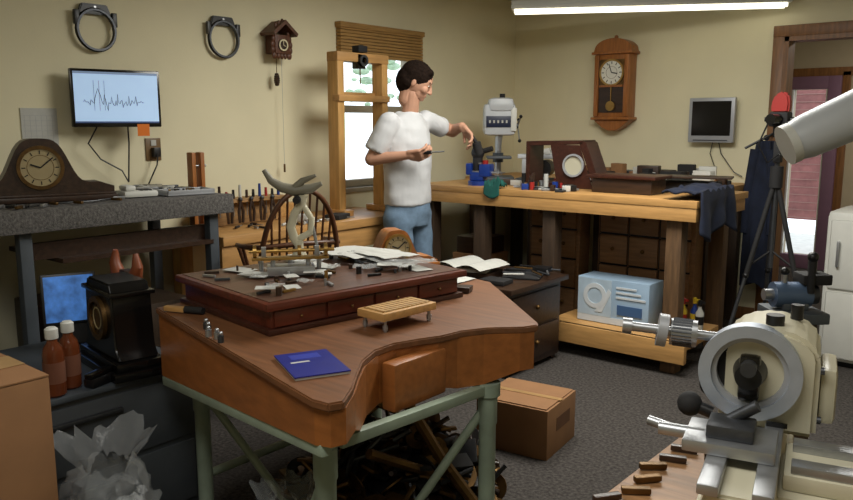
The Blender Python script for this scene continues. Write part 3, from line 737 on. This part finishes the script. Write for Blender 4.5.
lab=mat('bottle_label',(106,64,44),.7)
def bottle(x,y,h=1.2):
    b=B('amber_bottle'); M=T((x,y,.551))@Matrix.Scale(h,4)
    b.lathe([(.024,0),(.029,.006),(.029,.12),(.024,.14),(.014,.155),(.014,.165)],amber,M,18); b.lathe([(.017,.165),(.018,.168),(.018,.192),(.012,.197),(0,.197)],white,M,14); b.cyl((0,0,.04),(0,0,.1),.0295,lab,M=M); b.done()
bottle(1.38,-4.70,1.15); bottle(1.34,-4.63,1.15)
b=B('stapler'); b.cbox((1.385,-4.555,.568),(.045,.10,.03),black,.3,.008); b.cbox((1.385,-4.555,.592),(.033,.10,.02),blackg,.3,.006,.08); b.done()
b=B('large_carton'); b.box(1.46,1.85,-5.6,-4.92,0,.77,cardb,.004); b.box(1.46,1.65,-5.6,-4.92,.772,.776,cardb); b.box(1.66,1.85,-5.6,-4.92,.772,.776,cardb); b.box(1.6,1.71,-5.6,-4.92,.777,.778,MC['packing_tape']); b.done()
bagin=mat('bag_contents',(120,126,130),.8,var=.5,scale=6,alpha=.5)
def bag(x,y,r,h,sd):
    b=B('plastic_bag'); vs=[];fs=[];ns=48;nz=24
    for j in range(nz+1):
        t=j/nz
        for i in range(ns):
            a=2*math.pi*i/ns; rr=r*(math.sin(math.pi*min(1,.16+t*.8))**.5)
            if t>.8: rr=r*(.35+.7*(t-.8)/.2)
            p=Vector((math.cos(a)*2,math.sin(a)*2,t*4+sd)); nn=noise.noise(p)+.5*noise.noise(p*2.7)
            rr*=1+.38*nn
            vs.append((x+rr*math.cos(a),y+rr*math.sin(a),max(0.004,h*t+(.06*nn if t>.1 else 0))))
    for j in range(nz):
        for i in range(ns): fs.append((j*ns+i,j*ns+(i+1)%ns,(j+1)*ns+(i+1)%ns,(j+1)*ns+i))
    fs.append(tuple(range(ns-1,-1,-1)))
    b.raw(vs,fs,bagm)
    for k in range(7): 
        b.cbox((x+random.uniform(-.4,.4)*r,y+random.uniform(-.4,.4)*r,.06+random.random()*h*.5),(r*.6,r*.5,.05),bagin,random.uniform(0,3),.01,random.uniform(-.6,.6))
    b.done()
bag(1.72,-4.72,.13,.50,1.0); bag(1.95,-4.78,.09,.36,5.0); bag(2.17,-4.40,.10,.36,9.0)
# ---------------------------------------------------------------- tripod & camera
b=B('camera_tripod'); tx,ty=2.53,-1.14
for k in range(3):
    a=R(90+120*k+20); p=Vector((tx,ty,1.12)); q=Vector((tx+.3*math.cos(a),ty+.3*math.sin(a),.0)); m=p.lerp(q,.5); n=p.lerp(q,.78)
    b.cyl(p,m,.014,blackmat); b.cyl(m,n,.011,steeld); b.cyl(n,q,.009,blackmat); b.sph(m,.018,black,seg=8)
    b.cyl(p.lerp(q,.45),(tx,ty,.7),.006,blackmat)
b.cyl((tx,ty,.6),(tx,ty,1.36),.014,steeld); b.cyl((tx,ty,1.06),(tx,ty,1.18),.035,blackmat)
b.box(tx-.03,tx+.03,ty-.03,ty+.03,1.34,1.42,black,.008); b.cyl((tx,ty,1.38),(tx-.15,ty-.1,1.28),.007,black)
b.box(tx-.05,tx+.05,ty-.05,ty+.05,1.40,1.48,blackmat,.01); b.cyl((tx,ty-.05,1.44),(tx-.02,ty-.12,1.44),.03,blackg)
b.prism([(-.045,0),(.045,0),(.05,.05),(.04,.10),(.01,.12),(-.03,.1),(-.05,.05)],-.03,.03,red,T((tx,ty,1.475))@RX(90),.01)
b.cyl((tx-.08,ty-.02,1.44),(tx+.1,ty+.02,1.44),.012,black); b.tube([(tx-.05,ty-.05,1.42),(tx-.09,ty-.07,1.3),(tx-.04,ty-.05,1.2),(tx+.02,ty-.05,1.25)],.005,black)
b.box(tx-.02,tx+.02,ty-.03,ty+.03,1.2,1.32,blackmat,.008)
b.done()
b=B('hanging_jacket')
vs=[];fs=[];ns=30;nz=20
jx,jy=2.16,-.15
for j in range(nz+1):
    t=j/nz; z=1.30-1.0*t
    for i in range(ns):
        a=2*math.pi*i/ns; rx=.05+.05*math.sin(min(1,t*2.2)*math.pi/2)+.012*math.sin(a*5+t*3); ry=.035+.05*min(1,t*2)+.01*math.sin(a*6)
        vs.append((jx+rx*math.cos(a),jy+ry*math.sin(a),z+.02*math.sin(a*3)*(t>.9)))
for j in range(nz):
    for i in range(ns): fs.append((j*ns+i,j*ns+(i+1)%ns,(j+1)*ns+(i+1)%ns,(j+1)*ns+i))
fs.append(tuple(range(ns))); fs.append(tuple(nz*ns+i for i in range(ns)))
b.raw(vs,fs,navy); b.tube([(jx-.05,jy-.02,1.24),(jx-.08,jy-.03,.95),(jx-.085,jy-.04,.66)],[.04,.036,.03],navy,False,12); b.tube([(jx+.05,jy-.02,1.24),(jx+.08,jy-.03,.95),(jx+.085,jy-.04,.66)],[.04,.036,.03],navy,False,12)
b.cyl((jx,-.026,1.33),(jx,-.12,1.33),.008,brassd); b.sph((jx,-.13,1.32),.02,navy); b.done()
b=B('cream_storage_cabinet')
b.box(2.74,3.2,-.85,-.40,.03,.92,white,.04); b.box(2.77,3.17,-.862,-.85,.06,.45,white,.01); b.box(2.77,3.17,-.862,-.85,.47,.87,white,.01); b.box(2.81,2.825,-.88,-.86,.6,.75,steel,.004); b.box(2.78,3.16,-.8,-.45,0,.03,black); b.done()
b=B('fume_extractor_arm')
pts=[(3.275,-3.65,1.37),(3.30,-3.63,1.385),(3.42,-3.54,1.455),(3.62,-3.39,1.57),(3.9,-3.18,1.73)]
b.tube(pts,[.048,.056,.062,.066,.066],ltw,False,24)
b.tube([(3.262,-3.66,1.363),(3.278,-3.648,1.372)],[.052,.052],white,False,24)
b.sph((3.9,-3.18,1.73),.08,white); b.tube([(3.9,-3.18,1.73),(3.95,-3.1,2.0),(3.95,-3.1,H-.005)],.06,white,False,20)
b.done()
# ---------------------------------------------------------------- lathe bench and lathe
lw=wood('lathe_bench_wood',(146,108,72),.5,'x')
b=B('lathe_bench')
b.box(3.33,4.7,-5.12,-4.36,.81,.85,lw,.006); b.box(3.36,4.67,-5.09,-4.39,.72,.81,lw,.004)
for x in(3.4,4.6):
    for y in(-5.05,-4.43): b.box(x-.035,x+.035,y-.035,y+.035,0,.72,darkw2,.004)
b.done()
b=B('metal_lathe'); M=T((3.478,-4.54,.851))@RZ(13.4); sz=.178
b.box(-.05,.07,-.26,.16,0,.035,cream,.008,M); b.prism([(-.045,.03),(.06,.03),(.045,.085),(-.03,.085)],-.16,.26,cream,M@RX(90),.004)
b.box(-.04,-.012,-.27,.12,.085,.1,steel,.003,M); b.box(.028,.055,-.27,.12,.085,.1,steel,.003,M)
b.box(.05,.34,-.15,.02,0,.05,cream,.01,M); b.box(.06,.34,-.13,-.0,.05,.075,cream,.006,M); b.box(.07,.34,-.125,-.095,.075,.088,steel,.002,M); b.box(.07,.34,-.04,-.01,.075,.088,steel,.002,M)
b.box(.16,.25,-.13,-.01,.088,.125,graym,.005,M); b.cyl((.205,-.07,.125),(.205,-.07,.15),.014,steel,M=M)
hs=[(-.045,.08),(.1,.08),(.1,.205)]+[(.0275+.0725*math.cos(a),.205+.045*math.sin(a)) for a in [math.pi*i/10 for i in range(1,10)]]+[(-.045,.205)]
b.prism(hs,-.16,-.012,cream,M@RX(90),.008)
b.box(.1,.125,.03,.14,.1,.19,cream,.01,M); b.cyl((.03,.05,.245),(.03,.05,.265),.014,black,M=M); b.cyl((.06,.12,.245),(.06,.12,.27),.01,black,M=M)
for zz in(.11,.19): b.cyl((.1,.02,zz),(.106,.02,zz),.006,steeld,M=M)
b.box(.03,.06,-.0145,-.0115,.1,.108,blackg,0,M)
Mr=M@T((-.0,.012,sz))@RX(90)
b.annulus(.058,.077,-.012,.018,ringsteel,Mr,48); b.annulus(.05,.059,-.012,.010,silver,Mr,48); b.cyl((0,0,-.02),(0,0,-.004),.056,blackmat,seg=32,M=Mr)
b.cyl((0,0,0),(0,0,.04),.026,black,.02,24,Mr); b.box(-.016,.016,-.045,.03,0,.026,blackg,.008,Mr); b.cyl((0,.015,.03),(0,.015,.05),.012,steeld,M=Mr)
b.cyl((-.05,.02,.225),(-.2,-.01,.235),.008,steel,M=M); b.cyl((-.085,.013,.228),(-.125,.005,.23),.022,steel,seg=24,M=M); b.cyl((-.13,.004,.23),(-.145,.001,.232),.027,silver,seg=24,M=M)
b.cyl((-.185,-.007,.234),(-.2,-.01,.235),.013,steel,M=M)
for k in range(24):
    a=k*2*math.pi/24; b.cyl((-.09,.012+.021*math.cos(a),.228+.021*math.sin(a)),(-.12,.006+.021*math.cos(a),.23+.021*math.sin(a)),.0025,steeld,seg=4,M=M)
b.box(-.075,.05,-.17,-.07,.1,.118,steel,.004,M); b.box(-.045,.02,-.15,-.09,.118,.138,steeld,.004,M); b.cyl((-.05,-.12,.11),(-.115,-.12,.11),.01,steel,M=M)
b.sph((-.085,-.02,.12),.02,blackmat,M=M); b.cyl((-.05,-.02,.11),(-.09,-.02,.122),.01,black,M=M); b.sph((-.06,.03,.14),.018,blackmat,M=M)
b.cyl((-.05,-.09,.09),(-.14,-.07,.1),.008,steel,M=M); b.cyl((-.02,-.1,.13),(.02,-.1,.16),.009,steeld,M=M)
b.box(-.055,-.05,-.05,.05,.04,.07,blackg,.001,M)
b.done()
b=B('lathe_accessories')
for i in range(9):
    x=random.uniform(3.345,3.38); y=-4.9+.05*i
    h=random.uniform(.01,.02); m=random.choice([steeld,brassd,darkw,black,darkw])
    b.cbox((x,y,.857),(.045,.012,.01),m,random.uniform(0,3),.002)
b.done()
b=B('pedestal_grinder'); M=T((3.27,-3.50,0))@RZ(40)
b.box(-.14,.14,-.12,.12,0,.03,blackmat,.006,M); b.box(-.05,.05,-.05,.05,.03,.88,darkw2,.01,M); b.box(-.07,.07,-.07,.07,.88,.91,graym,.005,M)
b.cyl((-.06,0,.95),(.04,0,.95),.035,mat('motor_blue',(84,104,132),.4,.2),seg=24,M=M); b.cyl((-.085,0,.95),(-.06,0,.95),.016,steel,M=M); b.box(-.04,.03,-.03,.03,.91,.93,graym,.004,M)
b.cyl((.04,0,.95),(.06,0,.95),.028,steeld,seg=24,M=M)
b.cyl((.03,-.03,.96),(.03,-.03,1.05),.01,blackmat,M=M); b.sph((.03,-.03,1.06),.015,black,M=M); b.cyl((.055,.02,.95),(.055,.02,1.04),.012,black,M=M); b.box(.01,.09,-.03,.04,.98,1.01,blackmat,.006,M)
b.cyl((-.03,0,.98),(-.03,0,1.01),.008,steel,M=M); b.sph((-.03,0,1.015),.012,black,M=M)
b.done()
# ---------------------------------------------------------------- MAN
man=bpy.data.objects.new('man',None); bpy.context.scene.collection.objects.link(man)
def remeshed(b,vox,smooth,parent,disp=None):
    ob=b.done(None,True,False)
    md=ob.modifiers.new('r','REMESH'); md.mode='VOXEL'; md.voxel_size=vox; md.use_smooth_shade=True
    if smooth: ms=ob.modifiers.new('s','SMOOTH'); ms.iterations=smooth; ms.factor=.5
    dg=bpy.context.evaluated_depsgraph_get(); me=bpy.data.meshes.new_from_object(ob.evaluated_get(dg))
    mats=[m for m in b.mats]
    ob.modifiers.clear(); ob.data=me; me.materials.clear()
    for m in mats: me.materials.append(m)
    if disp:
        for v in me.vertices: v.co+=v.normal*disp(v.co)
    for p in me.polygons: p.material_index=0; p.use_smooth=True
    ob.parent=parent
    return ob
def hand(b,w,d,n,side,curl,m):
    w=Vector(w); d=Vector(d).normalized(); n=Vector(n); n=(n-d*n.dot(d)).normalized(); s=d.cross(n)*side
    pe=w+d*.085
    b.cap(w,w+d*.03,.024,.026,m)
    for k in(-1,-.33,.33,1): b.cap(w+d*.02+s*k*.02,pe+s*k*.03,.016,.0125,m)
    for k,l in zip((-1,-.33,.33,1),(.062,.078,.084,.074)):
        p=pe+s*k*.032; a=0; 
        for f in(.45,.32,.25):
            a+=curl; q=p+(d*math.cos(a)+n*math.sin(a))*l*f*1.05; b.cap(p,q,.0094,.0082,m); p=q
    p=w+d*.03+s*.028; q=p+(d*.6+s*.6+n*.3).normalized()*.038; r=q+(d*.8+n*.6).normalized()*.032
    b.cap(p,q,.014,.011,m); b.cap(q,r,.0108,.0092,m)
eR=(-.08,-.24,1.21); wR=(.13,-.17,1.235); sR=(0,-.165,1.42)
sL=(.01,.165,1.435); eL=(.05,.40,1.37); wL=(.18,.32,1.40)
b=B('body'); 
b.loft([(0,0,.85,.10,.145),(0,0,.95,.10,.145),(0,0,1.1,.085,.12),(0,0,1.25,.085,.12),(0,0,1.38,.075,.11),(.01,0,1.44,.05,.07)],skin)
b.cap((.01,0,1.42),(.038,0,1.59),.052,.049,skin)
for s_,e_ in((sR,eR),(sL,eL)):
    c=Vector((0,0,1.38)); b.cap(c,s_,.05,.040,skin); b.cap(s_,e_,.042,.041,skin)
b.cap(eR,wR,.040,.026,skin); b.cap(eL,wL,.040,.026,skin)
hand(b,wR,(.95,.25,.05),(0,.7,.6),-1,.55,skin)
hand(b,wL,(.65,.1,-.7),(-.2,-.6,-.5),1,.5,skin)
body=remeshed(b,.005,2,man)
HM=T((.03,0,1.59))@RZ(36)@RY(26)@T((-.045,0,-1.60))
b=B('head'); b.M=HM
b.sph((.04,0,1.69),.096,skin,(.98,.76,1.02),seg=24); b.sph((.075,0,1.632),.060,skin,(.92,.86,.95)); b.sph((.106,0,1.602),.022,skin,(1,1.1,.8)); b.cap((.02,0,1.62),(.03,0,1.56),.052,.048,skin)
b.cap((.130,0,1.688),(.145,0,1.653),.009,.012,skin); b.sph((.138,.011,1.65),.008,skin); b.sph((.138,-.011,1.65),.008,skin)
b.cap((.119,-.03,1.704),(.119,.03,1.704),.011,.011,skin); b.cap((.124,-.015,1.626),(.124,.015,1.626),.008,.008,skin); b.cap((.121,-.013,1.616),(.121,.013,1.616),.008,.008,skin)
b.sph((.102,.038,1.655),.025,skin); b.sph((.102,-.038,1.655),.025,skin)
for s in(-1,1): b.sph((.032,s*.073,1.668),.024,skin,(.6,.35,1.15))
remeshed(b,.0035,2,man)
b=B('face_details'); b.M=HM
lip=mat('lips',(140,90,76),.6)
for s in(-1,1):
    b.sph((.1195,s*.033,1.685),.0085,dialw,(.6,1.2,.5)); b.sph((.1245,s*.033,1.6845),.0045,hairm,(.5,1,1)); b.cap((.128,s*.018,1.705),(.119,s*.048,1.707),.004,.003,hairm)
b.cap((.132,-.016,1.621),(.132,.016,1.621),.002,.002,lip) 
b.done(man,True,False)
b=B('hair'); b.M=HM
b.sph((.026,0,1.708),.101,hairm,(1.0,.82,.93),seg=24); b.sph((-.010,0,1.672),.081,hairm,(.9,.93,1.12)); b.cap((.090,-.032,1.755),(.090,.032,1.755),.027,.027,hairm)
for s in(-1,1): b.cap((.03,s*.067,1.705),(.045,s*.069,1.685),.016,.010,hairm); b.sph((-.005,s*.045,1.655),.036,hairm)
remeshed(b,.005,3,man,lambda c:.0025*noise.noise(c*70))
b=B('tshirt')
b.loft([(0,0,.93,.124,.170),(-.0,0,.98,.128,.172),(.0,0,1.06,.125,.166),(.005,0,1.18,.128,.168),(0,0,1.30,.126,.172),(-.005,0,1.39,.115,.168),(0,0,1.445,.09,.13),(.012,0,1.485,.068,.075)],shirtm,28)
sRt=Vector(sR).lerp(Vector(eR),.78); sLt=Vector(sL).lerp(Vector(eL),.66)
b.cyl(sR,sRt,.066,shirtm,.063); b.sph(sR,.066,shirtm); b.cyl(sL,sLt,.066,shirtm,.061); b.sph(sL,.066,shirtm)
remeshed(b,.008,5,man,lambda c:.010*noise.noise(Vector((c.x*7,c.y*7,c.z*5+c.x*6)))+.005*noise.noise(c*18)+.003)
b=B('jeans')
b.loft([(0,0,.80,.115,.165),(0,0,.9,.122,.168),(0,0,.97,.115,.160),(0,0,1.0,.11,.155)],jeansm,24)
for s in(-1,1):
    hp=(0,s*.092,.86); kn=(.03,s*.11,.48); an=(-.02,s*.12,.07)
    b.cyl(hp,kn,.095,jeansm,.072); b.sph(hp,.095,jeansm); b.sph(kn,.072,jeansm); b.cyl(kn,an,.072,jeansm,.06)
remeshed(b,.01,4,man,lambda c:.008*noise.noise(Vector((c.x*9,c.y*9,c.z*14))))
b=B('shoes')
for s in(-1,1):
    b.sph((.045,s*.125,.045),.05,darkw,(2.6,.95,.9)); b.cap((-.03,s*.12,.06),(-.02,s*.12,.1),.048,.048,darkw); b.box(-.1,.17,s*.125-.045,s*.125+.045,0,.02,black,.008)
b.done(man,True,False)
b=B('screwdriver'); b.cyl((.19,-.15,1.25),(.27,-.12,1.255),.011,black); b.cyl((.27,-.12,1.255),(.34,-.09,1.26),.004,steel)
b.cyl((.23,.33,1.36),(.26,.36,1.30),.012,blackmat); b.cyl((.26,.36,1.30),(.27,.38,1.23),.028,blackmat); b.done(man,True,False)
man.location=(.70,-2.205,0); man.rotation_euler=(0,0,R(3))
# ---------------------------------------------------------------- lights
def ceil_light(name,x,y,lx,ly,pw,col=(1,.98,.91)):
    b=B('ceiling_light_fixture'); b.box(x-lx/2-.03,x+lx/2+.03,y-ly/2-.03,y+ly/2+.03,H-.06,H-.002,white,.01); b.done()
    L=bpy.data.lights.new(name,'AREA'); L.shape='RECTANGLE'; L.size=lx; L.size_y=ly; L.energy=pw; L.color=col
    o=bpy.data.objects.new(name,L); o.location=(x,y,H-.07); bpy.context.scene.collection.objects.link(o)
ceil_light('area_light_a',2.2,-2.5,1.6,1.0,76)
ceil_light('area_light_b',3.0,-5.4,1.6,.6,28)
ceil_light('hall_fill_light',3.0,1.4,.6,.3,20,(1,.93,.82))  # unseen hall light and fixture, added to brighten the dark hallway
w=bpy.data.worlds.new('world'); bpy.context.scene.world=w; w.use_nodes=True
bg=w.node_tree.nodes['Background']; bg.inputs[0].default_value=(.82,.91,1,1); bg.inputs[1].default_value=2.2
# ---------------------------------------------------------------- camera
cam=bpy.data.cameras.new('camera'); co=bpy.data.objects.new('camera',cam); bpy.context.scene.collection.objects.link(co)
cam.sensor_width=36; cam.lens=36*780/853.0; cam.clip_start=.05
co.location=(3.85,-5.78,1.42); co.rotation_euler=(R(90)-math.atan(127/780),0,R(40))
sc=bpy.context.scene; sc.camera=co
sc.view_settings.view_transform='Standard'; sc.view_settings.look='None'
